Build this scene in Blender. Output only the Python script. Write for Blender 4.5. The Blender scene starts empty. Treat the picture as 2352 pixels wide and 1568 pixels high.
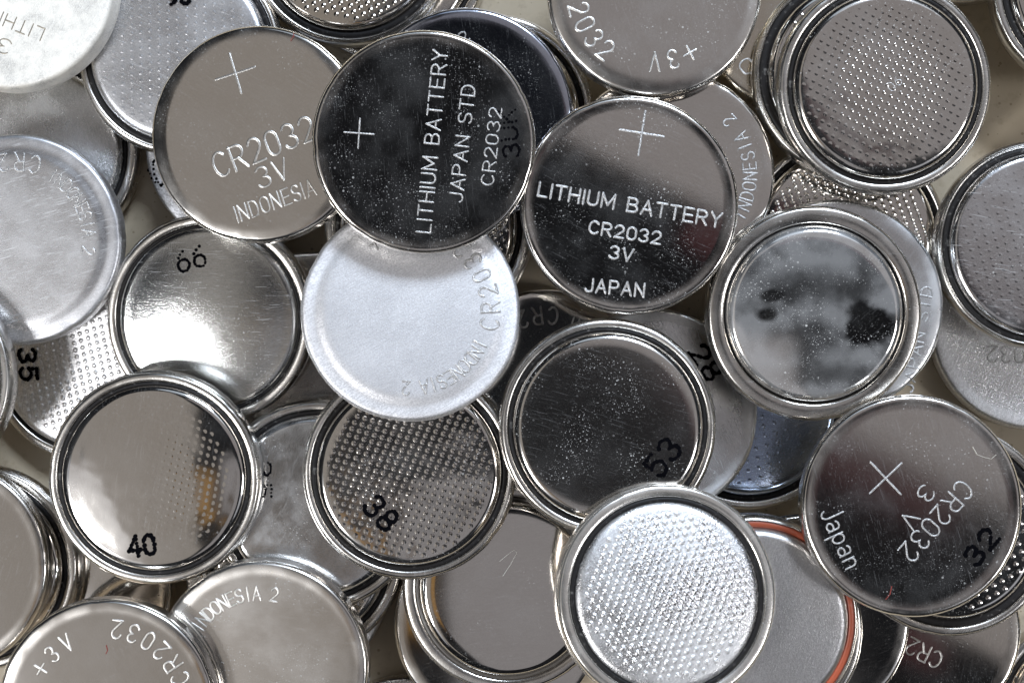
import bpy, math, random
import numpy as np
from mathutils import Vector, Matrix
random.seed(7)
S = bpy.context.scene
COL = S.collection

# ---------------------------------------------------------------- camera, world, lamps, exposure
CAM_H = 18.0                       # one unit is 10 mm; the table is z = 0
cam = bpy.data.cameras.new("camera"); cam_o = bpy.data.objects.new("camera", cam); COL.objects.link(cam_o)
cam_o.location = (0, 0, CAM_H); cam.sensor_width = 36.0
cam.lens = 36.0 * 17.0 / (2352 / 243.0); cam.clip_end = 500; cam.clip_start = 0.5
S.camera = cam_o
w = bpy.data.worlds.new("World"); S.world = w; w.use_nodes = True
w.node_tree.nodes["Background"].inputs[0].default_value = (0.78, 0.84, 1.0, 1)
w.node_tree.nodes["Background"].inputs[1].default_value = 0.012
S.view_settings.view_transform = 'Standard'; S.view_settings.look = 'None'
S.view_settings.exposure = 0.0; S.view_settings.gamma = 1.0

def lamp(name, x, y, z, sx, sy, rad, col, rz=0.0, aim=None, shape='RECTANGLE'):
    l = bpy.data.lights.new(name, 'AREA'); l.shape = shape; l.size = sx; l.size_y = sy
    l.energy = rad * sx * sy * math.pi * (0.785 if shape == 'ELLIPSE' else 1.0); l.color = col
    o = bpy.data.objects.new(name, l); COL.objects.link(o); o.location = (x, y, z)
    if aim is None: o.rotation_euler = (0, 0, rz)
    else: o.rotation_euler = (Vector(aim) - Vector((x, y, z))).to_track_quat('-Z', 'Y').to_euler()
    return o
H = 60.0
# pale room surfaces above the heap (large, dim), and the windows
lamp("ceiling_lamp", 30.6, 20.4, H, 62, 46, 0.25, (1.0, 0.95, 0.98), rz=math.radians(-26))
lamp("ceiling_lamp", -21.5, -2.0, H, 23, 60, 0.27, (1.0, 0.93, 0.87))
lamp("ceiling_lamp", 3.3, -27.0, H, 16.6, 42, 0.25, (0.98, 0.95, 1.0))
lamp("red_reflection_lamp", 13.0, 2.0, H, 12, 1.6, 0.05, (1.0, 0.36, 0.40), rz=math.radians(-26))  # added strip lamp standing in for a red garment mirrored in the cells
lamp("amber_reflection_lamp", -8.0, -13.0, H, 3.2, 9, 0.26, (1.0, 0.56, 0.15))  # extra lamp put in for the golden-brown reflection on one smooth cap
lamp("window_lamp", 20.0, 56.0, H - 4, 24, 18, 50.0, (0.74, 0.85, 1.0), aim=(0, 0, 0))
lamp("window_lamp", -34.0, -22.0, 50, 13, 15, 40.0, (0.97, 0.98, 1.0), aim=(0, 0, 0))
lamp("window_lamp", 50.0, -16.0, 56, 13, 16, 16.0, (0.96, 0.97, 1.0), aim=(0, 0, 0))
# added broad halo lamps, for soft cool gradients in the satin metal
lamp("gradient_fill_lamp", 12.0, 50.0, H - 1, 66, 44, 0.60, (0.72, 0.84, 1.0), rz=math.radians(-20), shape='ELLIPSE')
lamp("gradient_fill_lamp", -38.0, -26.0, H - 2, 34, 40, 0.36, (0.86, 0.90, 1.0), shape='ELLIPSE')
lamp("gradient_fill_lamp", 46.0, -26.0, H - 2, 40, 34, 0.40, (0.84, 0.88, 1.0), shape='ELLIPSE')

# ---------------------------------------------------------------- helpers
def mesh(name, verts, faces, mat, parent=None, smooth=True):
    m = bpy.data.meshes.new(name); m.from_pydata([tuple(v) for v in verts], [], faces); m.update()
    if smooth: m.polygons.foreach_set("use_smooth", [True] * len(m.polygons))
    m.materials.append(mat)
    o = bpy.data.objects.new(name, m); COL.objects.link(o)
    if parent: o.parent = parent
    return o

def lathe(prof, seg=144, wob=None):
    """prof: (r, z) list; a leading or trailing r == 0 closes with a fan"""
    V, F, rows = [], [], []
    for r, z in prof:
        if r < 1e-6: rows.append([len(V)]); V.append((0, 0, z))
        else:
            rows.append(list(range(len(V), len(V) + seg)))
            for k in range(seg):
                a = 2 * math.pi * k / seg; rr, zz = r, z
                if wob: rr, zz = wob(r, z, a)
                V.append((rr * math.cos(a), rr * math.sin(a), zz))
    for A, B in zip(rows, rows[1:]):
        for k in range(seg):
            k2 = (k + 1) % seg
            if len(A) == 1: F.append((A[0], B[k], B[k2]))
            elif len(B) == 1: F.append((A[k], B[0], A[k2]))
            else: F.append((A[k], B[k], B[k2], A[k2]))
    return V, F

# ---------------------------------------------------------------- materials
def N(nt, t, **kw):
    n = nt.nodes.new(t)
    for k, v in kw.items(): setattr(n, k, v)
    return n
def math_n(nt, op, a, b=None, c=None, clamp=False):
    n = N(nt, 'ShaderNodeMath', operation=op); n.use_clamp = clamp
    for i, x in enumerate((a, b, c)):
        if x is None: continue
        if isinstance(x, (int, float)): n.inputs[i].default_value = x
        else: nt.links.new(x, n.inputs[i])
    return n.outputs[0]
def ramp(nt, x, lo, hi, a=0.0, b=1.0):
    n = N(nt, 'ShaderNodeMapRange'); n.interpolation_type = 'SMOOTHSTEP'
    nt.links.new(x, n.inputs[0])
    for i, v in zip((1, 2, 3, 4), (lo, hi, a, b)): n.inputs[i].default_value = v
    return n.outputs[0]

def metal(name, rough=0.1, tint=(0.70, 0.665, 0.62), haze=0.25, dust=1.0, scratch=1.0, grain=0.0, seed=0,
          stain=None, bumps=0.0, chalk=0.0, pits=None):
    m = bpy.data.materials.new(name); m.use_nodes = True; nt = m.node_tree; nt.nodes.clear(); L = nt.links.new
    out = N(nt, 'ShaderNodeOutputMaterial'); tc = N(nt, 'ShaderNodeTexCoord')
    mp = N(nt, 'ShaderNodeMapping'); mp.inputs['Location'].default_value = (seed * 3.7, seed * 1.9, 0)
    mp.inputs['Rotation'].default_value = (0, 0, seed * 1.3); L(tc.outputs['Object'], mp.inputs[0])
    P = mp.outputs[0]
    # cloudy handling film
    n1 = N(nt, 'ShaderNodeTexNoise'); n1.inputs['Scale'].default_value = 1.7; n1.inputs['Detail'].default_value = 6
    n1.inputs['Roughness'].default_value = 0.62; L(P, n1.inputs[0])
    cloud = ramp(nt, n1.outputs[0], 0.40, 0.72)
    # dust specks, two sizes
    def specks(scale, size, keep):
        v = N(nt, 'ShaderNodeTexVoronoi', voronoi_dimensions='2D'); v.inputs['Scale'].default_value = scale; L(P, v.inputs['Vector'])
        sp = N(nt, 'ShaderNodeSeparateColor'); L(v.outputs['Color'], sp.inputs[0])
        r = math_n(nt, 'MULTIPLY', math_n(nt, 'SUBTRACT', sp.outputs[0], 1 - keep, clamp=True), size / keep)
        return math_n(nt, 'MULTIPLY', math_n(nt, 'LESS_THAN', v.outputs['Distance'], r), ramp(nt, sp.outputs[1], 0, 1, .35, 1))
    s1 = specks(26, 0.17, 0.5); s2 = specks(9.5, 0.10, 0.30); s3 = specks(64, 0.27, 0.45)
    n2 = N(nt, 'ShaderNodeTexNoise'); n2.inputs['Scale'].default_value = 2.6; n2.inputs['Detail'].default_value = 3; L(P, n2.inputs[0])
    dense = ramp(nt, n2.outputs[0], 0.42, 0.64, 0.10, 1.0)
    sp = math_n(nt, 'MAXIMUM', math_n(nt, 'MAXIMUM', s1, s2), math_n(nt, 'MULTIPLY', s3, 0.7))
    sp = math_n(nt, 'MULTIPLY', math_n(nt, 'MULTIPLY', sp, dense), dust * 0.75, clamp=True)
    # scratches: stretched cells in two directions
    def scr(rot, sx, sy, size, keep):
        q = N(nt, 'ShaderNodeMapping'); q.inputs['Rotation'].default_value = (0, 0, rot); q.inputs['Scale'].default_value = (sx, sy, 1)
        wv = N(nt, 'ShaderNodeVectorMath', operation='ADD'); L(P, wv.inputs[0])
        wn = N(nt, 'ShaderNodeTexNoise'); wn.inputs['Scale'].default_value = 2.2; L(P, wn.inputs[0])
        ws = N(nt, 'ShaderNodeVectorMath', operation='SCALE'); L(wn.outputs['Color'], ws.inputs[0]); ws.inputs['Scale'].default_value = 0.06
        L(ws.outputs[0], wv.inputs[1]); L(wv.outputs[0], q.inputs[0])
        v = N(nt, 'ShaderNodeTexVoronoi', voronoi_dimensions='2D'); v.inputs['Scale'].default_value = 1; L(q.outputs[0], v.inputs['Vector'])
        c = N(nt, 'ShaderNodeSeparateColor'); L(v.outputs['Color'], c.inputs[0])
        ok = math_n(nt, 'GREATER_THAN', c.outputs[0], 1 - keep)
        return math_n(nt, 'MULTIPLY', math_n(nt, 'MULTIPLY', ok, ramp(nt, v.outputs['Distance'], size, size * .6)), c.outputs[1])
    k1 = scr(0.3 + seed, 2.2, 46, .22, .30); k2 = scr(1.5 + seed * .7, 3.0, 60, .20, .25); k3 = scr(2.3 + seed, 8, 70, .22, .4)
    sc = math_n(nt, 'MAXIMUM', math_n(nt, 'MAXIMUM', k1, k2), math_n(nt, 'MULTIPLY', k3, 0.8))
    sc = math_n(nt, 'MULTIPLY', sc, 0.5 * scratch, clamp=True)
    # fine rolled grain
    g = N(nt, 'ShaderNodeTexNoise'); g.inputs['Scale'].default_value = 1; g.inputs['Detail'].default_value = 4
    gm = N(nt, 'ShaderNodeMapping'); gm.inputs['Rotation'].default_value = (0, 0, 0.5 + seed * 2.1); gm.inputs['Scale'].default_value = (30, 150, 30)
    L(P, gm.inputs[0]); L(gm.outputs[0], g.inputs[0])
    g2 = N(nt, 'ShaderNodeTexNoise'); g2.inputs['Scale'].default_value = 120; g2.inputs['Detail'].default_value = 2; L(P, g2.inputs[0])
    hgt = math_n(nt, 'ADD', math_n(nt, 'MULTIPLY', g.outputs[0], 0.6), math_n(nt, 'MULTIPLY', g2.outputs[0], 0.7))
    big = N(nt, 'ShaderNodeTexNoise'); big.inputs['Scale'].default_value = 2.3; big.inputs['Detail'].default_value = 2; L(P, big.inputs[0])
    hgt = math_n(nt, 'ADD', math_n(nt, 'MULTIPLY', hgt, grain), math_n(nt, 'MULTIPLY', big.outputs[0], bumps))
    bp = N(nt, 'ShaderNodeBump'); bp.inputs['Strength'].default_value = 1.0; bp.inputs['Distance'].default_value = 0.01; L(hgt, bp.inputs['Height'])
    p = N(nt, 'ShaderNodeBsdfPrincipled'); p.inputs['Metallic'].default_value = 1.0
    p.inputs['Base Color'].default_value = (*tint, 1)
    rv = N(nt, 'ShaderNodeVectorMath', operation='LENGTH'); L(tc.outputs['Object'], rv.inputs[0])
    rimw = math_n(nt, 'MULTIPLY', ramp(nt, rv.outputs['Value'], .90, .965), ramp(nt, n2.outputs[0], .3, .7, .05, .15))
    gp = N(nt, 'ShaderNodeTexNoise'); gp.inputs['Scale'].default_value = 62; gp.inputs['Detail'].default_value = 3; L(P, gp.inputs[0])
    gp2 = N(nt, 'ShaderNodeTexNoise'); gp2.inputs['Scale'].default_value = 1; gp2.inputs['Detail'].default_value = 3
    gm2 = N(nt, 'ShaderNodeMapping'); gm2.inputs['Rotation'].default_value = (0, 0, 0.5 + seed * 2.1); gm2.inputs['Scale'].default_value = (9, 75, 9); L(P, gm2.inputs[0]); L(gm2.outputs[0], gp2.inputs[0])
    pit = math_n(nt, 'MULTIPLY', ramp(nt, math_n(nt, 'ADD', math_n(nt, 'MULTIPLY', gp.outputs[0], .6), math_n(nt, 'MULTIPLY', gp2.outputs[0], .4)), .40, .60), min(1.0, grain * 1.3 + .08) if pits is None else pits)
    pc = N(nt, 'ShaderNodeMix', data_type='RGBA'); L(pit, pc.inputs[0]); pc.inputs[6].default_value = (*[min(1, t * 1.12) for t in tint], 1); pc.inputs[7].default_value = (*[t * .52 for t in tint], 1)
    L(pc.outputs[2], p.inputs['Base Color'])
    L(math_n(nt, 'ADD', math_n(nt, 'ADD', math_n(nt, 'MULTIPLY', cloud, haze * 0.12), math_n(nt, 'MULTIPLY', pit, .12)), math_n(nt, 'ADD', rough, rimw)), p.inputs['Roughness']); L(bp.outputs[0], p.inputs['Normal'])
    # the film: rough metal showing through in cloudy places
    p2 = N(nt, 'ShaderNodeBsdfPrincipled'); p2.inputs['Metallic'].default_value = 0.75
    p2.inputs['Base Color'].default_value = (0.60, 0.60, 0.60, 1); p2.inputs['Roughness'].default_value = 0.55; L(bp.outputs[0], p2.inputs['Normal'])
    f = math_n(nt, 'MULTIPLY', cloud, haze * 0.45, clamp=True)
    f = math_n(nt, 'MAXIMUM', f, sc)
    if stain: f = math_n(nt, 'MAXIMUM', f, stain(nt, tc.outputs['Object']))
    mx = N(nt, 'ShaderNodeMixShader'); L(f, mx.inputs[0]); L(p.outputs[0], mx.inputs[1]); L(p2.outputs[0], mx.inputs[2])
    d = N(nt, 'ShaderNodeBsdfDiffuse'); d.inputs[0].default_value = (0.55, 0.54, 0.52, 1)
    mx2 = N(nt, 'ShaderNodeMixShader'); L(sp, mx2.inputs[0]); L(mx.outputs[0], mx2.inputs[1]); L(d.outputs[0], mx2.inputs[2])
    res = mx2.outputs[0]
    if chalk:
        d2 = N(nt, 'ShaderNodeBsdfDiffuse'); d2.inputs[0].default_value = (0.88, 0.84, 0.76, 1); L(bp.outputs[0], d2.inputs['Normal'])
        cn = N(nt, 'ShaderNodeTexNoise'); cn.inputs['Scale'].default_value = 5; cn.inputs['Detail'].default_value = 8; cn.inputs['Roughness'].default_value = .7; L(P, cn.inputs[0])
        m3 = N(nt, 'ShaderNodeMixShader'); L(ramp(nt, cn.outputs[0], .30, .62, chalk * .35, chalk), m3.inputs[0]); L(res, m3.inputs[1]); L(d2.outputs[0], m3.inputs[2]); res = m3.outputs[0]
    L(res, out.inputs[0])
    return m

def stain_z(nt, P):
    """dried film with clear drop-shaped holes, on one cap"""
    L = nt.links.new
    nz = N(nt, 'ShaderNodeTexNoise'); nz.inputs['Scale'].default_value = 3.2; nz.inputs['Detail'].default_value = 5; L(P, nz.inputs[0])
    sx = N(nt, 'ShaderNodeSeparateXYZ'); L(P, sx.inputs[0])
    wob = math_n(nt, 'MULTIPLY', math_n(nt, 'SUBTRACT', nz.outputs[0], .5), .9)
    def blob(cx, cy, rx, ry, soft, wb=1.0):
        a = math_n(nt, 'DIVIDE', math_n(nt, 'SUBTRACT', sx.outputs[0], cx), rx); b = math_n(nt, 'DIVIDE', math_n(nt, 'SUBTRACT', sx.outputs[1], cy), ry)
        d = math_n(nt, 'SQRT', math_n(nt, 'ADD', math_n(nt, 'MULTIPLY', a, a), math_n(nt, 'MULTIPLY', b, b)))
        d = math_n(nt, 'ADD', d, math_n(nt, 'MULTIPLY', wob, wb))
        return ramp(nt, d, 1 - soft, 1 + soft, 0, 1)
    f = ramp(nt, nz.outputs[0], .30, .62, .12, .34)
    for a in ((-.41, .17, .10, .055, .42, .9), (-.45, -.01, .095, .06, .45, .9), (.50, -.12, .25, .20, .24, 2.0),
              (-.05, .27, .55, .16, .6, 1.2), (-.10, -.26, .36, .19, .6, 1.2), (.05, -.55, .6, .1, .7, 1.2)):
        bl = blob(*a)
        f = math_n(nt, 'MULTIPLY', f, bl if a[4] < .5 else math_n(nt, 'MULTIPLY_ADD', bl, .6, .4))
    return f

def flat(name, col, rough=0.5, spec=0.5, speck=0.0):
    m = bpy.data.materials.new(name); m.use_nodes = True; nt = m.node_tree
    p = nt.nodes["Principled BSDF"]; p.inputs['Roughness'].default_value = rough; p.inputs['Specular IOR Level'].default_value = spec
    tc = N(nt, 'ShaderNodeTexCoord'); n = N(nt, 'ShaderNodeTexNoise'); n.inputs['Scale'].default_value = 22; n.inputs['Detail'].default_value = 5
    nt.links.new(tc.outputs['Object'], n.inputs[0])
    f = ramp(nt, n.outputs[0], .58, .78, 0, speck)
    mx = N(nt, 'ShaderNodeMix', data_type='RGBA'); mx.inputs[6].default_value = (*col, 1); mx.inputs[7].default_value = (.5, .48, .45, 1)
    nt.links.new(f, mx.inputs[0]); nt.links.new(mx.outputs[2], p.inputs['Base Color'])
    return m

GASKET = flat("black_gasket_plastic", (0.010, 0.009, 0.009), 0.5, 0.22, 0.25)
GASKET_RED = flat("red_gasket_plastic", (0.40, 0.085, 0.038), 0.42, 0.5, 0.12)
GASKET_CLEAR = flat("grey_gasket_plastic", (0.10, 0.09, 0.08), 0.4, 0.5, 0.3)
INK = flat("black_ink", (0.003, 0.003, 0.004), 0.7, 0.0)

# ---------------------------------------------------------------- stroke lettering
def arc(cx, cy, rx, ry, a0, a1, n=14):
    return [(cx + rx * math.cos(math.radians(a0 + (a1 - a0) * i / n)), cy + ry * math.sin(math.radians(a0 + (a1 - a0) * i / n))) for i in range(n + 1)]
GL = {
 'A': (.62, [[(0, 0), (.31, 1)], [(.31, 1), (.62, 0)], [(.1, .33), (.52, .33)]]),
 'B': (.58, [[(0, 0), (0, 1)], [(0, 1), (.3, 1)] + arc(.3, .76, .24, .24, 90, -90)[1:] + [(0, .52)], [(.3, .52)] + arc(.3, .26, .28, .26, 90, -90)[1:] + [(0, 0)]]),
 'C': (.6, [arc(.33, .5, .33, .5, 45, 315, 22)]),
 'D': (.58, [[(0, 0), (0, 1)], [(0, 1), (.24, 1)] + arc(.24, .5, .34, .5, 90, -90, 16)[1:] + [(0, 0)]]),
 'E': (.52, [[(0, 0), (0, 1)], [(0, 1), (.52, 1)], [(0, .5), (.46, .5)], [(0, 0), (.52, 0)]]),
 'H': (.58, [[(0, 0), (0, 1)], [(.58, 0), (.58, 1)], [(0, .5), (.58, .5)]]),
 'I': (.02, [[(.01, 0), (.01, 1)]]),
 'J': (.45, [[(.45, 1), (.45, .26)] + arc(.22, .24, .23, .24, 0, -165, 10)]),
 'K': (.55, [[(0, 0), (0, 1)], [(.55, 1), (0, .42)], [(.2, .6), (.55, 0)]]),
 'L': (.48, [[(0, 1), (0, 0)], [(0, 0), (.48, 0)]]),
 'M': (.72, [[(0, 0), (0, 1)], [(0, 1), (.36, .2)], [(.36, .2), (.72, 1)], [(.72, 1), (.72, 0)]]),
 'N': (.58, [[(0, 0), (0, 1)], [(0, 1), (.58, 0)], [(.58, 0), (.58, 1)]]),
 'O': (.6, [arc(.3, .68, .3, .32, 0, 180, 10) + arc(.3, .32, .3, .32, 180, 360, 10) + [(.6, .68)]]),
 'P': (.56, [[(0, 0), (0, 1)], [(0, 1), (.3, 1)] + arc(.3, .73, .26, .27, 90, -90)[1:] + [(0, .46)]]),
 'R': (.58, [[(0, 0), (0, 1)], [(0, 1), (.3, 1)] + arc(.3, .74, .26, .26, 90, -90)[1:] + [(0, .48)], [(.28, .48), (.58, 0)]]),
 'S': (.54, [arc(.27, .75, .26, .25, 25, 270, 14) + arc(.27, .25, .28, .25, 90, -155, 14)[1:]]),
 'T': (.56, [[(0, 1), (.56, 1)], [(.28, 1), (.28, 0)]]),
 'U': (.56, [[(0, 1), (0, .28)] + arc(.28, .28, .28, .28, 180, 360, 12)[1:] + [(.56, 1)]]),
 'V': (.58, [[(0, 1), (.29, 0)], [(.29, 0), (.58, 1)]]),
 'Y': (.58, [[(0, 1), (.29, .48)], [(.58, 1), (.29, .48)], [(.29, .48), (.29, 0)]]),
 '0': (.54, [arc(.27, .7, .27, .3, 0, 180, 10) + arc(.27, .3, .27, .3, 180, 360, 10) + [(.54, .7)]]),
 '2': (.56, [arc(.28, .72, .27, .28, 165, -38, 14) + [(0, .0)], [(0, 0), (.56, 0)]]),
 '3': (.56, [arc(.27, .755, .25, .245, 155, -90, 12) + arc(.27, .255, .28, .255, 90, -160, 14)[1:]]),
 '4': (.58, [[(.44, 0), (.44, 1)], [(.44, 1), (0, .3)], [(0, .3), (.58, .3)]]),
 '5': (.54, [[(.5, 1), (.08, 1)], [(.08, 1), (.05, .54)], arc(.27, .33, .27, .33, 140, -150, 14)]),
 '6': (.56, [arc(.28, .29, .28, .29, 0, 360, 16), [(.01, .33), (.1, .7), (.22, .88), (.42, 1)]]),
 '8': (.56, [arc(.28, .75, .24, .25, 0, 360, 14), arc(.28, .25, .28, .25, 0, 360, 16)]),
 '9': (.56, [arc(.28, .71, .28, .29, 0, 360, 16), [(.55, .67), (.46, .3), (.34, .12), (.14, 0)]]),
 'a': (.5, [arc(.24, .42, .22, .16, 150, 0, 8) + [(.47, 0)], arc(.24, .15, .23, .155, 0, 360, 14)]),
 'p': (.5, [[(0, .56), (0, -.3)], arc(.25, .28, .25, .28, 0, 360, 16)]),
 'n': (.46, [[(0, .56), (0, 0)], [(0, .3)] + arc(.23, .34, .23, .22, 165, 0, 8) + [(.46, 0)]]),
 '+': (.8, [[(0, .5), (.8, .5)], [(.4, .9), (.4, .1)]]),
 ' ': (.3, []),
}
def resample(pl, step):
    out = [pl[0]]
    for a, b in zip(pl, pl[1:]):
        n = max(1, int(math.dist(a, b) / step))
        out += [(a[0] + (b[0] - a[0]) * i / n, a[1] + (b[1] - a[1]) * i / n) for i in range(1, n + 1)]
    return out
class Strokes:
    def __init__(s, zf, wd, hgt): s.V, s.F, s.zf, s.w, s.h, s.k = [], [], zf, wd, hgt, 0
    def stroke(s, pl):
        pl = resample(pl, 0.05); n = len(pl); s.k += 1; e = 0.00012 * (s.k % 9)
        T = []
        for i in range(n):
            a, b = pl[max(0, i - 1)], pl[min(n - 1, i + 1)]; d = math.dist(a, b) or 1; T.append(((b[0] - a[0]) / d, (b[1] - a[1]) / d))
        st = [(pl[0][0] - T[0][0] * q * s.w, pl[0][1] - T[0][1] * q * s.w, T[0], f) for q, f in ((.5, .15), (.42, .55), (.25, .85))]
        st += [(p[0], p[1], t, 1) for p, t in zip(pl, T)]
        st += [(pl[-1][0] + T[-1][0] * q * s.w, pl[-1][1] + T[-1][1] * q * s.w, T[-1], f) for q, f in ((.25, .85), (.42, .55), (.5, .15))]
        b0 = len(s.V)
        for x, y, t, f in st:
            for o, hh in ((-.5, -0.003), (-.34, 1), (0, .45), (.34, 1), (.5, -0.003)):
                px, py = x - t[1] * o * s.w * f, y + t[0] * o * s.w * f
                z = s.zf(math.hypot(px, py)) + (s.h * hh + e if hh > 0 else hh)
                s.V.append((px, py, z))
        for i in range(len(st) - 1):
            for j in range(4):
                q = b0 + i * 5 + j; s.F.append((q, q + 5, q + 6, q + 1))
    def dots(s, pl, r, jit, rng, sp=1.5):
        for x, y in resample(pl, r * sp):
            x += rng.uniform(-jit, jit); y += rng.uniform(-jit, jit); rr = r * rng.uniform(.8, 1.2); b = len(s.V); s.k += 1
            z = s.zf(math.hypot(x, y)) + s.h + 0.00012 * (s.k % 7)
            s.V.append((x, y, z + .0015))
            for q in range(9):
                a = q * 2 * math.pi / 9; s.V.append((x + rr * math.cos(a), y + rr * math.sin(a), z))
            for q in range(9): s.F.append((b, b + 1 + q, b + 1 + (q + 1) % 9))
def straight(txt, p0, p1, h):
    """polylines of txt between two points (mid height), letters h tall"""
    gap = .26; adv = sum(GL[c][0] + gap for c in txt) - gap
    L = math.dist(p0, p1); ux, uy = (p1[0] - p0[0]) / L, (p1[1] - p0[1]) / L; sx = L / adv; x = 0; out = []
    for c in txt:
        wd, pls = GL[c]
        if pls: out.append([])
        for pl in pls: out[-1].append([(p0[0] + ux * (x + px) * sx - uy * (py - .5) * h, p0[1] + uy * (x + px) * sx + ux * (py - .5) * h) for px, py in pl])
        x += wd + gap
    return out
def on_arc(txt, a0, a1, r, h, wf=.9):
    """a1 < a0: clockwise with tops outward; a1 > a0: counter-clockwise with tops inward"""
    out = []; n = len(txt); sg = 1 if a1 > a0 else -1
    for i, c in enumerate(txt):
        th = math.radians(a0 + (a1 - a0) * i / max(1, n - 1)); R = (math.cos(th), math.sin(th))
        up = (-R[0] * sg, -R[1] * sg); rt = (-R[1] * sg, R[0] * sg); wd, pls = GL[c]
        if pls: out.append([])
        for pl in pls: out[-1].append([(R[0] * r + rt[0] * (px - wd / 2) * h * wf + up[0] * (py - .5) * h, R[1] * r + rt[1] * (px - wd / 2) * h * wf + up[1] * (py - .5) * h) for px, py in pl])
    return out

# ---------------------------------------------------------------- the cells, in heap order from the table up
GROUP = "coin cell batteries heaped on the table"
PXR = 245.0
TH = 0.32
def interp(prof):
    rs = [p[0] for p in prof]; zs = [p[1] for p in prof]
    return lambda r: float(np.interp(r, rs, zs))

def face_profile(style, dome):
    """positive side: centre outwards"""
    if style == 'plain': pts = [(0, .32), (.3, .32), (.6, .32), (.8, .32), (.9, .3196), (.935, .319), (.955, .3165)]
    elif style == 'soft': pts = [(0, .32), (.3, .32), (.6, .32), (.76, .32), (.82, .3192), (.88, .3165), (.93, .3125), (.955, .3085)]
    elif style == 'step': pts = [(0, .32), (.3, .32), (.6, .32), (.74, .32), (.78, .3193), (.815, .3155), (.85, .3065), (.88, .3035), (.925, .3030), (.955, .3010)]
    elif style == 'rim': pts = [(0, .316), (.3, .316), (.6, .316), (.85, .316), (.905, .3162), (.93, .318), (.945, .3195), (.958, .3195)]
    pts = [(r, z - dome * r * r) for r, z in pts]
    r0, z0 = pts[-1]
    for a in (15, 30, 45, 60, 75, 90):
        t = math.radians(a); pts.append((r0 + (1 - r0) * math.sin(t), z0 - .052 * (1 - math.cos(t))))
    return pts
def wobble(rng):
    ph = [rng.uniform(0, 6.28) for _ in range(6)]; nk = [(rng.uniform(0, 6.28), rng.uniform(.02, .05), rng.uniform(.002, .006)) for _ in range(7)]
    def f(r, z, a):
        if r < .9: return r, z
        k = (r - .9) / .1
        dr = .0022 * math.sin(2 * a + ph[0]) + .0012 * math.sin(3 * a + ph[1]) + .0007 * math.sin(7 * a + ph[2]) + .0004 * math.sin(23 * a + ph[3])
        dz = .0016 * math.sin(2 * a + ph[4]) + .0010 * math.sin(5 * a + ph[5])
        for a0, wd, dp in nk:
            q = ((a - a0 + math.pi) % (2 * math.pi) - math.pi) / wd
            if abs(q) < 3: dr -= dp * math.exp(-q * q); dz -= .5 * dp * math.exp(-q * q)
        return r + dr * k, z + dz * k
    return f
def build_pos(root, c, mat, rng):
    top = face_profile(c.get('face', 'plain'), c.get('dome', .003)); zb = top[-1][1]
    side = [(1.0, zb - .02), (1.0, .12), (.999, .105), (.993, .098), (.992, .06), (.985, .035), (.96, .012), (.92, .004), (.90, .03), (.87, .03), (.85, .0), (.8, -.005), (0, -.005)]
    V, F = lathe(top + side, wob=wobble(rng)); mesh("can", V, F, mat, root)
    return interp(top)
def bump_field(zf, rmax, pitch, row, rad, hgt, rot, fade, rng, xmin=-2):
    V, F = [], []; n = int(2.4 * rmax / (pitch * min(1, row))) + 2; ca, sa = math.cos(rot), math.sin(rot); seg = 8
    for i in range(-n, n + 1):
        for j in range(-n, n + 1):
            x = (i + ((.5 if j % 2 else 0) if row < .8 else .12 * j)) * pitch; y = j * pitch * row
            x, y = x * ca - y * sa, x * sa + y * ca
            d = math.hypot(x, y)
            if d > rmax or x < xmin: continue
            k = 1.0 - fade * max(0, d / rmax - .55) / .45; k *= rng.uniform(.93, 1.05) * min(1, .15 + (x - xmin) / .35)
            x += rng.uniform(-.001, .001); y += rng.uniform(-.001, .001)
            b = len(V); z0 = zf(d)
            V.append((x, y, z0 + hgt * k))
            rings = ((.34, .90), (.62, .52), (.83, .15), (1.0, .0))
            for q, hh in rings:
                for s_ in range(seg):
                    a = 2 * math.pi * s_ / seg; V.append((x + rad * q * math.cos(a), y + rad * q * math.sin(a), z0 + .0004 + hgt * k * hh))
            for s_ in range(seg):
                s2 = (s_ + 1) % seg; F.append((b, b + 1 + s_, b + 1 + s2))
                for q in range(len(rings) - 1):
                    o = b + 1 + q * seg; F.append((o + s_, o + seg + s_, o + seg + s2, o + s2))
    return V, F
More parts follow.
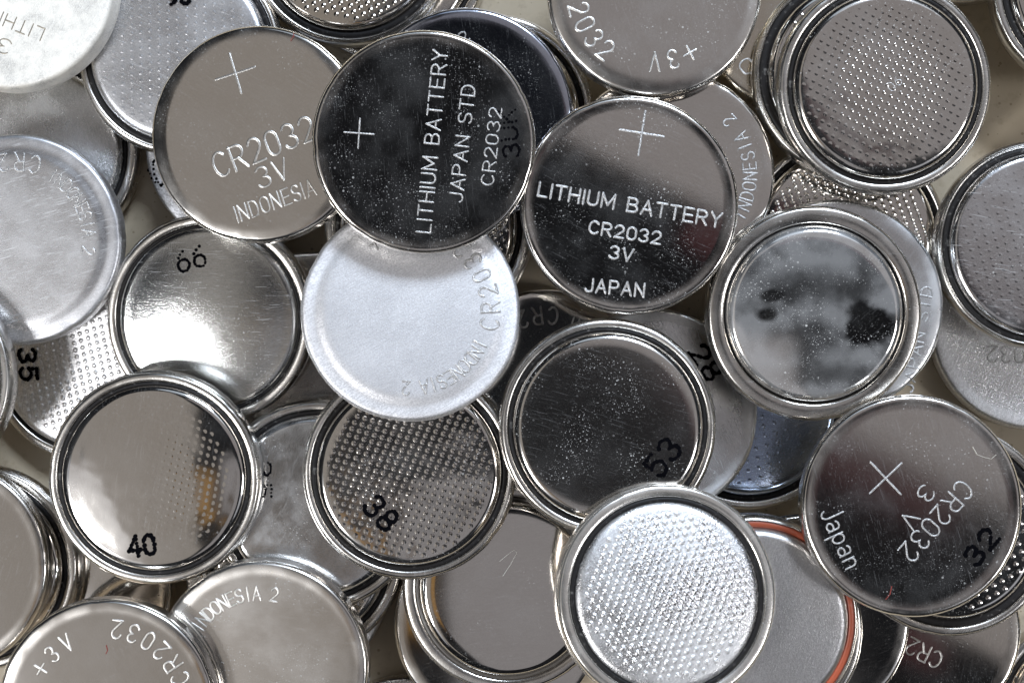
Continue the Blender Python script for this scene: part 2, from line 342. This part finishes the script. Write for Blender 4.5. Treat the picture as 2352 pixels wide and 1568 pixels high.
def build_neg(root, c, mat, can_mat, rng):
    lip = c.get('lip', .885); cap = c.get('cap', .85); dome = c.get('dome', .004); ztop = c.get('ztop', .255)
    wob = None
    can = [(0, -.005), (.9, -.005), (.955, .004), (.985, .025), (.998, .06), (1.0, .10), (1.0, ztop - .095), (.997, ztop - .06), (.986, ztop - .03)]
    rm = (lip + .985) / 2
    can += [(.977, ztop - .012), (.966, ztop - .004), (.955, ztop - .001), (rm, ztop), (lip + .018, ztop - .001), (lip + .007, ztop - .008), (lip, ztop - .022), (lip, ztop - .075)]
    V, F = lathe(can, seg=160, wob=wobble(rng)); mesh("can", V, [tuple(reversed(f)) for f in F], can_mat, root)
    zg = ztop - c.get('sink', .012); g = (lip + cap) / 2
    gm = {'red': GASKET_RED, 'grey': GASKET_CLEAR}.get(c.get('gasket'), GASKET)
    V, F = lathe([(lip + .004, zg - .05), (lip - .001, zg - .006), (lip - .007, zg), (g, zg + .002), (cap + .004, zg), (cap - .003, zg - .03)])
    go = mesh("gasket", V, F, gm, root)
    if c.get('gasket') == 'red': go["label"] = "orange red gasket ring"
    # shoulder of the cap then its plateau
    sh = c.get('shoulder', .055); sd = .32 - (zg - .02)
    pr = [(0, .32), (.25, .32), (.5, .32), (cap - sh - .10, .32), (cap - sh - .03, .3195)]
    pr = [(r, z - dome * (r / .8) ** 2) for r, z in pr]; z0 = pr[-1][1]; r0 = pr[-1][0]
    for a in (12, 24, 36, 48, 60, 72, 84, 90):
        t = math.radians(a); pr.append((r0 + (cap - r0) * math.sin(t), z0 - (z0 - zg + .012) * (1 - math.cos(t))))
    pr.append((cap, zg - .04))
    V, F = lathe(pr); co = mesh("cap", V, F, mat, root)
    zf = interp(pr)
    if c.get('dots'):
        dd = c['dots']; V, F = bump_field(zf, dd.get('r', cap - sh - .035), dd.get('pitch', .073), dd.get('row', .86), dd.get('rad', .026), dd.get('h', .008), dd.get('rot', .3), dd.get('fade', .3), rng, dd.get('xmin', -2))
        do = mesh("dimples", V, F, mat, co); do["kind"] = "stuff"
    return zf

# material presets: rough, tint, haze, dust, scratch, grain
PRE = {
 'mirror': dict(rough=.05, haze=.10, dust=.8, scratch=.15, grain=.006),
 'clean':  dict(rough=.06, haze=.06, dust=.35, scratch=.15, grain=.003),
 'worn':   dict(rough=.12, haze=.25, dust=1.0, scratch=.5, grain=.05),
 'satin':  dict(rough=.24, haze=.3, dust=.7, scratch=.8, grain=.35, tint=(.70, .69, .69)),
 'brushed':dict(rough=.34, haze=.4, dust=.4, scratch=1.0, grain=.42, tint=(.72, .72, .74)),
 'matte':  dict(rough=.50, haze=.6, dust=.2, scratch=.2, grain=.5, tint=(.74, .73, .71)),
 'cloudy': dict(rough=.14, haze=.8, dust=1.0, scratch=.5, grain=.08, tint=(.66, .66, .66)),
}
def M1(rot, sz=.155):
    return [('arc', 'INDONESIA 2', 59 + rot, -9 + rot, .70, .125, .020), ('arc', 'CR2032', 75 + rot, 135 + rot, .73, .165, .024), ('arc', '+3V', 202 + rot, 174 + rot, .70, .15, .022)]
CELLS = []
WM = dict(bright=metal('engraved_metal', rough=.38, tint=(.50, .49, .48), haze=.2, dust=.4, scratch=0, grain=.5, seed=3),
          soft=metal('engraved_metal_soft', rough=.36, tint=(.54, .52, .49), haze=.1, dust=.2, scratch=0, grain=.2, seed=5),
          shiny=metal('engraved_metal_shiny', rough=.13, tint=(.62, .62, .64), haze=.1, dust=.2, scratch=0, grain=.05, seed=6),
          worn=metal('engraved_metal_tarnished', rough=.45, tint=(.42, .37, .30), haze=.1, dust=.2, scratch=0, grain=.2, seed=8))
def cell(px, py, kind, look, label, **k): CELLS.append(dict(px=px, py=py, kind=kind, look=look, label=label, **k))

# --- lowest layer
cell(1775, -226, 'neg', 'worn', "cell at the top edge, only a dark sliver of rim right of centre", tilt=(0, -.02))
cell(2218, -231, 'neg', 'mirror', "cell at the top edge, only a sliver of rim above the big dimpled cap", tilt=(0, 0))
cell(2520, -30, 'neg', 'mirror', "cell cut off by the top right corner of the picture", tilt=(-.02, 0), lip=.9, cap=.84)
cell(1838, 22, 'pos', 'mirror', "gold toned cell marked with a single 0, mostly covered near the top right", tilt=(.02, .06), tint=(.66, .60, .50), text=[('st', '0', (1698, 170), (1722, 150), 34, .02)])
cell(890, -90, 'neg', 'worn', "dark cell under the dimpled cell at the top edge, rim just showing", tilt=(0, 0))
cell(1130, 266, 'neg', 'mirror', "rimmed cell almost hidden behind the dark blue black cell at the top", tilt=(.03, 0), lip=.90, cap=.86)
cell(565, 335, 'pos', 'brushed', "pale bluish cell with ink dots peeping out left under the large CR2032 3V INDONESIA cell", tilt=(-.06, .04), ink=[('9', (338, 372), (356, 432), 30, .014)])
cell(85, 350, 'neg', 'cloudy', "grey speckled cell under the white cell at the left, bright streak on its right shoulder", tilt=(.02, 0), grain=.2, rough=.2)
cell(162, 1350, 'pos', 'mirror', "beige cell with blank face low between three cells at the lower left", tilt=(-.05, -.03))
cell(935, 1785, 'neg', 'worn', "cell at the bottom edge showing only the dark top of its rim", tilt=(0, 0))
cell(662, 1335, 'pos', 'satin', "lowest cell under the dimpled one at the bottom left of the centre, thin bright edge", tilt=(.05, -.02))
cell(2505, 1640, 'neg', 'worn', "dimpled cell cut off by the bottom right corner of the picture", tilt=(0, 0), dots=dict(rot=.4), tint=(.6, .52, .42))
cell(715, 812, 'pos', 'worn', "dark scratched cell squeezed under the bright dome and the white cell", tilt=(.03, -.02))
cell(1255, 895, 'pos', 'mirror', "dark purplish cell with upside down CR lettering under the black JAPAN cell", tilt=(.0, .02), text=M1(10))
cell(2375, 752, 'pos', 'satin', "dull grey cell with upside down 032 at the right edge", tilt=(-.02, .06), text=[('st', 'CR2032', (2450, 820), (2262, 816), 38, .026)])
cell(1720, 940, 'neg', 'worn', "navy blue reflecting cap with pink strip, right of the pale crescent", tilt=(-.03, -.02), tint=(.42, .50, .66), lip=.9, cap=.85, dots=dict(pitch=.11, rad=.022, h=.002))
cell(1942, 550, 'neg', 'mirror', "dimpled cell under the big dimpled cap at the upper right", tilt=(0, -.02), dots=dict(rot=.5), lip=.92, cap=.88)
cell(2110, 1440, 'pos', 'mirror', "beige mirror cell with slanted CR lettering at the bottom right", cut=.003, wm='soft', tilt=(.0, .11), tint=(.66, .62, .56), text=[('st', 'CR2032', (2158, 1520), (2000, 1437), 40, .022)])
cell(1850, 1420, 'pos', 'clean', "plain dark cell between the red gasket cell and the CR cell at the bottom right", tilt=(-.02, .03))
cell(-55, 1305, 'neg', 'mirror', "cell under the left bottom blank cell, its rounded side wall facing right", tilt=(-.02, 0))
cell(187, 832, 'neg', 'satin', "brilliant white dimpled cell at the left with black ink blot", tilt=(-.15, -.13), dots=dict(rot=.32, pitch=.078, rad=.027, h=.008), rough=.30, ink=[('35', (60, 798), (62, 872), 42)])
cell(1142, 1432, 'pos', 'clean', "thin edged beige cell showing as a crescent under the blank capped cell at the bottom", tilt=(-.02, -.04))
cell(985, 520, 'neg', 'mirror', "dark dimpled cell wedged below the black LITHIUM cell and the white cell", tilt=(.0, 0), dots=dict(rot=.6, h=.010))
cell(690, 1275, 'neg', 'worn', "dimpled cell under the cloudy dark capped cell at the bottom left of the centre", tilt=(.0, 0), dots=dict(rot=.6))
# --- middle layers
cell(804, -132, 'neg', 'mirror', "dimpled cap coming in from the top edge left of the centre", tilt=(-.04, .04), dots=dict(rot=.55, pitch=.08, rad=.026, h=.009), rough=.12, lip=.93, cap=.87, tint=(.68, .63, .56))
cell(412, 120, 'neg', 'brushed', "lavender grey capped cell with faint dimples behind the white cell at the top left", rough=.26, grain=.14, pits=.5, tilt=(-.03, .0), dots=dict(rot=.15, pitch=.09, h=.002, rad=.022), lip=.92, cap=.87, ink=[('93', (392, -4), (440, -6), 30)])
cell(1070, 267, 'pos', 'mirror', "blue black cell with a small 2 behind the black LITHIUM BATTERY cell", tilt=(.0, -.06), haze=.05, rough=.05, tint=(.50, .52, .60), text=[('st', '2', (1056, 96), (1072, 84), 24, .018)])
cell(1972, 168, 'neg', 'mirror', "cell directly beneath the big dimpled cap, dotted bright shoulder", tilt=(-.03, 0), dots=dict(rot=.2), lip=.93, cap=.86)
cell(1537, 402, 'pos', 'mirror', "purple tinged cell reading INDONESIA 2 behind the black JAPAN cell", tilt=(.0, .01), text=[('arc', 'INDONESIA 2', -30, 42, .76, .125, .018)])
cell(1503, -24, 'pos', 'mirror', "grey lavender cell with upside down 2032 and +3V at the top edge", cut=.0035, wm='soft', tilt=(.01, .02), rough=.13, face='soft', text=[('arc', 'CR2032', 171, 231.5, .73, .185, .026), ('arc', '+3V', -61, -90, .68, .17, .024)])
cell(1925, 700, 'pos', 'cloudy', "dusty cell reading JAPAN STD sticking out behind the stained cap", tilt=(.02, .04), text=[('st', 'JAPAN STD', (2085, 900), (2132, 660), 26, .02)])
cell(2392, 562, 'neg', 'satin', "grey capped cell with faint dimples at the right edge", tilt=(-.02, .02), dots=dict(rot=.4, pitch=.085, h=.0014, rad=.02), lip=.93, cap=.88, rough=.13, grain=.06)
cell(1502, 945, 'pos', 'cloudy', "pale grey crescent cell inked 28 behind the dark dusty cap", tilt=(.05, .10), face='rim', rough=.2, scratch=1.6, ink=[('28', (1604, 796), (1648, 862), 46)])
cell(728, 1160, 'neg', 'cloudy', "dark steel capped cell with dashed ink marks beside the cap inked 40", tilt=(.01, .01), lip=.90, cap=.86, ink=[('35', (604, 1058), (606, 1140), 38, .012)])
cell(478, 733, 'neg', 'satin', "domed shiny cap inked 66 with a white glare", tilt=(-.08, -.085), dome=.075, rough=.13, haze=.12, grain=.12, lip=.89, cap=.865, ztop=.235, ink=[('66', (410, 602), (474, 584), 46, .015)], tint=(.66, .66, .64))
cell(1742, 1446, 'neg', 'worn', "cell directly under the red gasket cell, edge just showing", tilt=(0, 0), gasket='grey')
cell(1728, 1430, 'neg', 'matte', "grey frosted capped cell with an orange red gasket ring", tilt=(.03, -.07), haze=.15, gasket='red', lip=.95, cap=.89, rough=.30, grain=.25, dust=.5, tint=(.50, .49, .49))
cell(1165, 1350, 'neg', 'clean', "blank beige mirror capped cell at the bottom centre", tilt=(-.01, -.03), lip=.87, cap=.835, dust=.5, gasket='grey')
cell(2185, 1220, 'neg', 'mirror', "dark dimpled capped cell under the cell inked 32", tilt=(.01, .0), dots=dict(rot=.5, pitch=.09, h=.006, rad=.024), lip=.90, cap=.83, sink=.03)
cell(-132, 1302, 'pos', 'clean', "blank cell cut by the left edge near the bottom", tilt=(.01, .0), rough=.09, grain=.02)
cell(38, 550, 'pos', 'brushed', "scratched lavender cell reading INDONESIA 2 at the left edge", cut=.008, rough=.24, grain=.05, pits=.55, tilt=(-.02, -.03), face='step', scratch=2.2, text=M1(0))
cell(2033, 198, 'neg', 'mirror', "big dimpled cap with dark smudge and engraved 06 at the upper right", bumps=.9, tilt=(.02, -.045), dots=dict(rot=.35, pitch=.096, row=.56, h=.004, rad=.021, fade=.8), lip=.90, cap=.865, rough=.10, text=[('st', '06', (2038, 206), (2062, 184), 20, .009)])
cell(354, 1098, 'neg', 'clean', "smooth capped cell inked 40 tilted to the left", tilt=(-.02, -.035), dome=.04, dots=dict(rot=.5, pitch=.085, row=.6, rad=.022, h=.0012, r=.70, fade=.9, xmin=-.1), rough=.08, lip=.90, cap=.865, ink=[('40', (298, 1254), (356, 1246), 45)], bumps=.5)
cell(-212, 872, 'neg', 'worn', "cell just touching the left edge beside the scratched INDONESIA 2 cell", tilt=(-.10, .05))
cell(592, 308, 'pos', 'clean', "large beige cell engraved CR2032 3V INDONESIA", cut=.003, wm='soft', tilt=(-.085, .01), face='soft', dust=.45, text=[('plus', (542, 172), 46, 17, .026), ('st', 'CR2032', (494, 382), (718, 294), 55, .028), ('st', '3V', (592, 410), (660, 386), 46, .022), ('st', 'INDONESIA', (544, 490), (722, 428), 36, .017)])
cell(940, 1085, 'neg', 'mirror', "dimpled cap inked 38 in the middle, with pale patch at its right", bumps=1.0, tilt=(.01, .0), dots=dict(rot=-.28, h=.004), rough=.10, lip=.91, cap=.865, ink=[('38', (852, 1148), (902, 1202), 48)])
cell(943, 715, 'pos', 'brushed', "bright bluish white cell reading CR2032 and INDONESIA 2 in the middle", tilt=(.045, .075), face='step', rough=.38, tint=(.86, .86, .88), grain=.18, pits=.6, scratch=2.0, cut=.009, wm='bright', text=M1(-84))
cell(1445, 471, 'pos', 'mirror', "half dark cell engraved LITHIUM BATTERY CR2032 3V JAPAN", tilt=(.0, .0), face='rim', dust=.95, text=[('plus', (1473, 311), 49, -9, .026), ('st', 'LITHIUM BATTERY', (1243, 436), (1650, 506), 30, .026), ('st', 'CR2032', (1356, 520), (1515, 546), 27, .025), ('st', '3V', (1402, 576), (1452, 585), 27, .025), ('st', 'JAPAN', (1348, 650), (1478, 662), 28, .025)])
cell(974, 327, 'pos', 'mirror', "jet black cell engraved LITHIUM BATTERY JAPAN STD CR2032", tilt=(.03, -.055), face='rim', dust=.8, text=[('plus', (832, 308), 32, -4, .017), ('st', 'LITHIUM BATTERY', (972, 524), (1010, 128), 31, .019), ('st', 'JAPAN STD', (1043, 456), (1072, 204), 29, .018), ('st', 'CR2032', (1112, 420), (1131, 253), 27, .016)], ink=[('3UK', (1166, 358), (1156, 258), 36, .012)])
cell(1870, 720, 'neg', 'mirror', "capped cell with cloudy stain and dark drop shaped spots", tilt=(.0, -.05), lip=.835, cap=.82, stain=True, dust=1.2, ztop=.262, sink=.03)
cell(1396, 980, 'neg', 'mirror', "dark dusty capped cell inked 53", tilt=(.0, .04), haze=.05, rough=.115, lip=.91, cap=.875, dust=1.1, ink=[('53', (1493, 1080), (1542, 1016), 50)])
cell(2094, 1160, 'pos', 'worn', "dark cell engraved CR2032 3V Japan and inked 32", tilt=(.0, .057), face='rim', rough=.08, grain=.01, haze=.12, dust=.7, scratch=.2, text=[('plus', (2036, 1100), 48, 43, .022), ('st', 'CR2032', (2216, 1116), (2078, 1272), 44, .020), ('st', '3 V', (2132, 1122), (2080, 1204), 36, .019), ('st', 'Japan', (1912, 1168), (1968, 1290), 48, .019)], ink=[('32', (2220, 1282), (2270, 1220), 40)])
cell(1533, 1367, 'neg', 'satin', "corroded white dimpled capped cell at the bottom right of the centre", tilt=(.11, .12), dome=.05, haze=1.0, scratch=1.6, dots=dict(rot=.16, pitch=.080, row=.79, rad=.030, h=.011), lip=.875, cap=.83, rough=.21, can_look='worn', can_chalk=.10)
cell(600, 1532, 'pos', 'mirror', "blank grey cell reading INDONESIA 2 along its top left at the bottom edge", tilt=(-.05, -.05), rough=.13, haze=.2, cut=.003, wm='soft', text=M1(88))
cell(246, 1624, 'pos', 'clean', "grey cell with +3V and upside down 2032 at the bottom left corner", tilt=(-.01, -.03), rough=.09, cut=.003, wm='soft', text=M1(-53))
cell(30, -32, 'pos', 'matte', "matte white cell with worn upside down 3V LITHIUM at the top left corner", tilt=(-.12, .09), text=[('st', 'LITHIUM', (108, 88), (-62, 18), 30, .013), ('st', '3V', (30, 118), (-40, 92), 34, .013)], tint=(.84, .82, .78), chalk=.95, rough=.42, wm='worn')

def world_xy(px, py, z):
    k = (CAM_H - z) / (17.0 * 243.0) * 1.0
    return (px - 1176) * k, -(py - 784) * k
pts = np.array([(r * math.cos(a), r * math.sin(a)) for r in (0, .35, .65, .88, .965) for a in np.linspace(0, 2 * math.pi, 1 if r == 0 else 40, endpoint=False)])
placed = []
for i, c in enumerate(CELLS):
    t = c['tilt']; anc = .29 if c['kind'] == 'pos' else .24; nrm = Vector((t[0], t[1], 1)).normalized()
    zb = .02
    for it in range(4):
        x, y = world_xy(c['px'], c['py'], zb + anc); x -= nrm.x * anc; y -= nrm.y * anc
        # plane of the underside: z = zb - t.(p - c)
        lo = -1e9
        d = pts @ np.array(t); lo = max(lo, float(np.max(d)) + .006)          # stay above the table
        for (qx, qy, qz, qt) in placed:
            if math.hypot(qx - x, qy - y) > 1.95: continue
            wx = pts + np.array((x, y)); rel = wx - np.array((qx, qy)); ins = np.hypot(rel[:, 0], rel[:, 1]) < .965
            if ins.any():
                topz = qz + .30 - rel[ins] @ np.array(qt); lo = max(lo, float(np.max(topz + d[ins])))
        zb = lo
    placed.append((x, y, zb, t)); c['loc'] = (x, y, zb)

for i, c in enumerate(CELLS):
    rng = random.Random(100 + i); x, y, z = c['loc']; t = c['tilt']
    root = bpy.data.objects.new("coin_cell", None); COL.objects.link(root); root.location = (x, y, z)
    root.rotation_mode = 'QUATERNION'; root.rotation_quaternion = Vector((0, 0, 1)).rotation_difference(Vector((t[0], t[1], 1)))
    root.empty_display_size = .2
    root["label"] = c['label']; root["category"] = "battery"; root["group"] = GROUP
    pre = dict(PRE[c['look']]); pre.update({k: c[k] for k in ('rough', 'tint', 'haze', 'dust', 'scratch', 'grain', 'bumps', 'chalk', 'pits') if k in c})
    pre['seed'] = i * .77 + .4
    if c.get('stain'): pre['stain'] = stain_z
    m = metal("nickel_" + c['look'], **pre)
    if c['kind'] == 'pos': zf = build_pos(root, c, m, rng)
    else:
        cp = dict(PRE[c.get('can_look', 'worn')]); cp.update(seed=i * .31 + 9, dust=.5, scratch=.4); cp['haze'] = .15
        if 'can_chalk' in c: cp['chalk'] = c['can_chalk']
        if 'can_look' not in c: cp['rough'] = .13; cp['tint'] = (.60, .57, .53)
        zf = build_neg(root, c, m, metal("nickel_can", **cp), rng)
    loc = lambda p: ((p[0] - c['px']) / PXR, -(p[1] - c['py']) / PXR)
    for tx in c.get('text', ()):
        if tx[0] == 'plus':
            _, p, h, rot, wd = tx; (cx, cy), h = loc(p), h / PXR; a = math.radians(rot)
            pls = [[[(cx - h * math.cos(a + q), cy - h * math.sin(a + q)), (cx + h * math.cos(a + q), cy + h * math.sin(a + q))] for q in (0, math.pi / 2)]]; nm = "plus_sign"
        elif tx[0] == 'st':
            _, s, p0, p1, h, wd = tx; pls = straight(s, loc(p0), loc(p1), h / PXR); nm = "engraved_letter"
        else:
            _, s, a0, a1, r, h, wd = tx; pls = on_arc(s, a0, a1, r, h); nm = "engraved_letter"
        for pls1 in pls:
            st = Strokes(zf, wd, c.get('cut', .0045))
            for pl in pls1: st.stroke(pl)
            mesh(nm, st.V, st.F, WM[c.get('wm', 'bright')], root)
    for s, p0, p1, h, *dm in c.get('ink', ()):
        rd = dm[0] if dm else .019
        for ch in straight(s, loc(p0), loc(p1), h / PXR):
            st = Strokes(zf, .03, .012 if c.get('dots') else .003)
            for pl in ch: st.dots(pl, rd, .004, rng, 2.6 if dm else 1.5)
            o = mesh("ink_dots" if dm else "ink_digit", st.V, st.F, INK, root)
            if dm: o["kind"] = "stuff"

# ---------------------------------------------------------------- lint lying on the cells
def top_at(px, py):
    best = (-1, 0, 0)
    for c in CELLS:
        x, y, z = c['loc']; t = c['tilt']; wx, wy = world_xy(px, py, z + .32)
        dx, dy = wx - x - t[0] * .3, wy - y - t[1] * .3
        if math.hypot(dx, dy) < .98: best = max(best, (z + .32 - dx * t[0] - dy * t[1], wx, wy))
    return best
LINT = flat("lint", (.62, .60, .55), .8, .1); LINT_RED = flat("red_lint", (.32, .07, .06), .8, .1)
for pts_, mt, lab in (
    ([(1155, 1322), (1172, 1296), (1188, 1268), (1180, 1262), (1162, 1276), (1148, 1288)], LINT, "pale looped hair on the blank mirror capped cell at the bottom centre"),
    ([(2236, 1026), (2246, 1044), (2262, 1050), (2278, 1054), (2290, 1044)], LINT, "pale wavy hair on the upper right of the cell inked 32"),
    ([(2032, 1374), (2042, 1362), (2046, 1344)], LINT_RED, "short red fibre low on the cell engraved Japan"),
    ([(668, 95), (674, 86), (676, 78)], LINT_RED, "tiny red fibre near the top of the cell engraved CR2032 3V INDONESIA"),
    ([(245, 1480), (248, 1492), (244, 1500)], LINT_RED, "tiny red curl on the blank cell at the bottom left")):
    P3 = []
    for q in resample(pts_, 5):
        zz, wx, wy = top_at(*q); P3.append((wx, wy, zz + .006))
    V, F = [], []; R = .0032
    for i, pp in enumerate(P3):
        for k in range(4): a = k * math.pi / 2; V.append((pp[0] + R * math.cos(a), pp[1] + R * math.sin(a) * .7, pp[2] + R * math.sin(a)))
        if i:
            for k in range(4): F.append(((i - 1) * 4 + k, (i - 1) * 4 + (k + 1) % 4, i * 4 + (k + 1) % 4, i * 4 + k))
    o = mesh("lint_fibre", V, F, mt); o["label"] = lab; o["category"] = "fibre"

# ---------------------------------------------------------------- the table
m = bpy.data.materials.new("beige_board"); m.use_nodes = True; nt = m.node_tree; p = nt.nodes["Principled BSDF"]
tc = N(nt, 'ShaderNodeTexCoord'); n = N(nt, 'ShaderNodeTexNoise'); n.inputs['Scale'].default_value = 1.1; n.inputs['Detail'].default_value = 7
nt.links.new(tc.outputs['Object'], n.inputs[0])
mx = N(nt, 'ShaderNodeMix', data_type='RGBA'); mx.inputs[6].default_value = (.46, .38, .27, 1); mx.inputs[7].default_value = (.56, .48, .36, 1)
nt.links.new(n.outputs[0], mx.inputs[0]); vg = N(nt, 'ShaderNodeTexVoronoi', voronoi_dimensions='2D'); vg.inputs['Scale'].default_value = 9; nt.links.new(tc.outputs['Object'], vg.inputs['Vector'])
sg = N(nt, 'ShaderNodeSeparateColor'); nt.links.new(vg.outputs['Color'], sg.inputs[0])
gr = math_n(nt, 'MULTIPLY', math_n(nt, 'LESS_THAN', vg.outputs['Distance'], math_n(nt, 'MULTIPLY', math_n(nt, 'SUBTRACT', sg.outputs[0], .6, clamp=True), .35)), .7)
nf = N(nt, 'ShaderNodeTexNoise'); nf.inputs['Scale'].default_value = 6; nf.inputs['Detail'].default_value = 8; nf.inputs['Roughness'].default_value = .7; nt.links.new(tc.outputs['Object'], nf.inputs[0])
m2 = N(nt, 'ShaderNodeMix', data_type='RGBA'); nt.links.new(mx.outputs[2], m2.inputs[6]); m2.inputs[7].default_value = (.25, .19, .12, 1)
nt.links.new(math_n(nt, 'MAXIMUM', gr, ramp(nt, nf.outputs[0], .5, .75, 0, .45)), m2.inputs[0])
nt.links.new(m2.outputs[2], p.inputs['Base Color']); p.inputs['Roughness'].default_value = .35
v = 40
o = mesh("table_surface", [(-v, -v, 0), (v, -v, 0), (v, v, 0), (-v, v, 0)], [(0, 1, 2, 3)], m, smooth=False); o["kind"] = "structure"
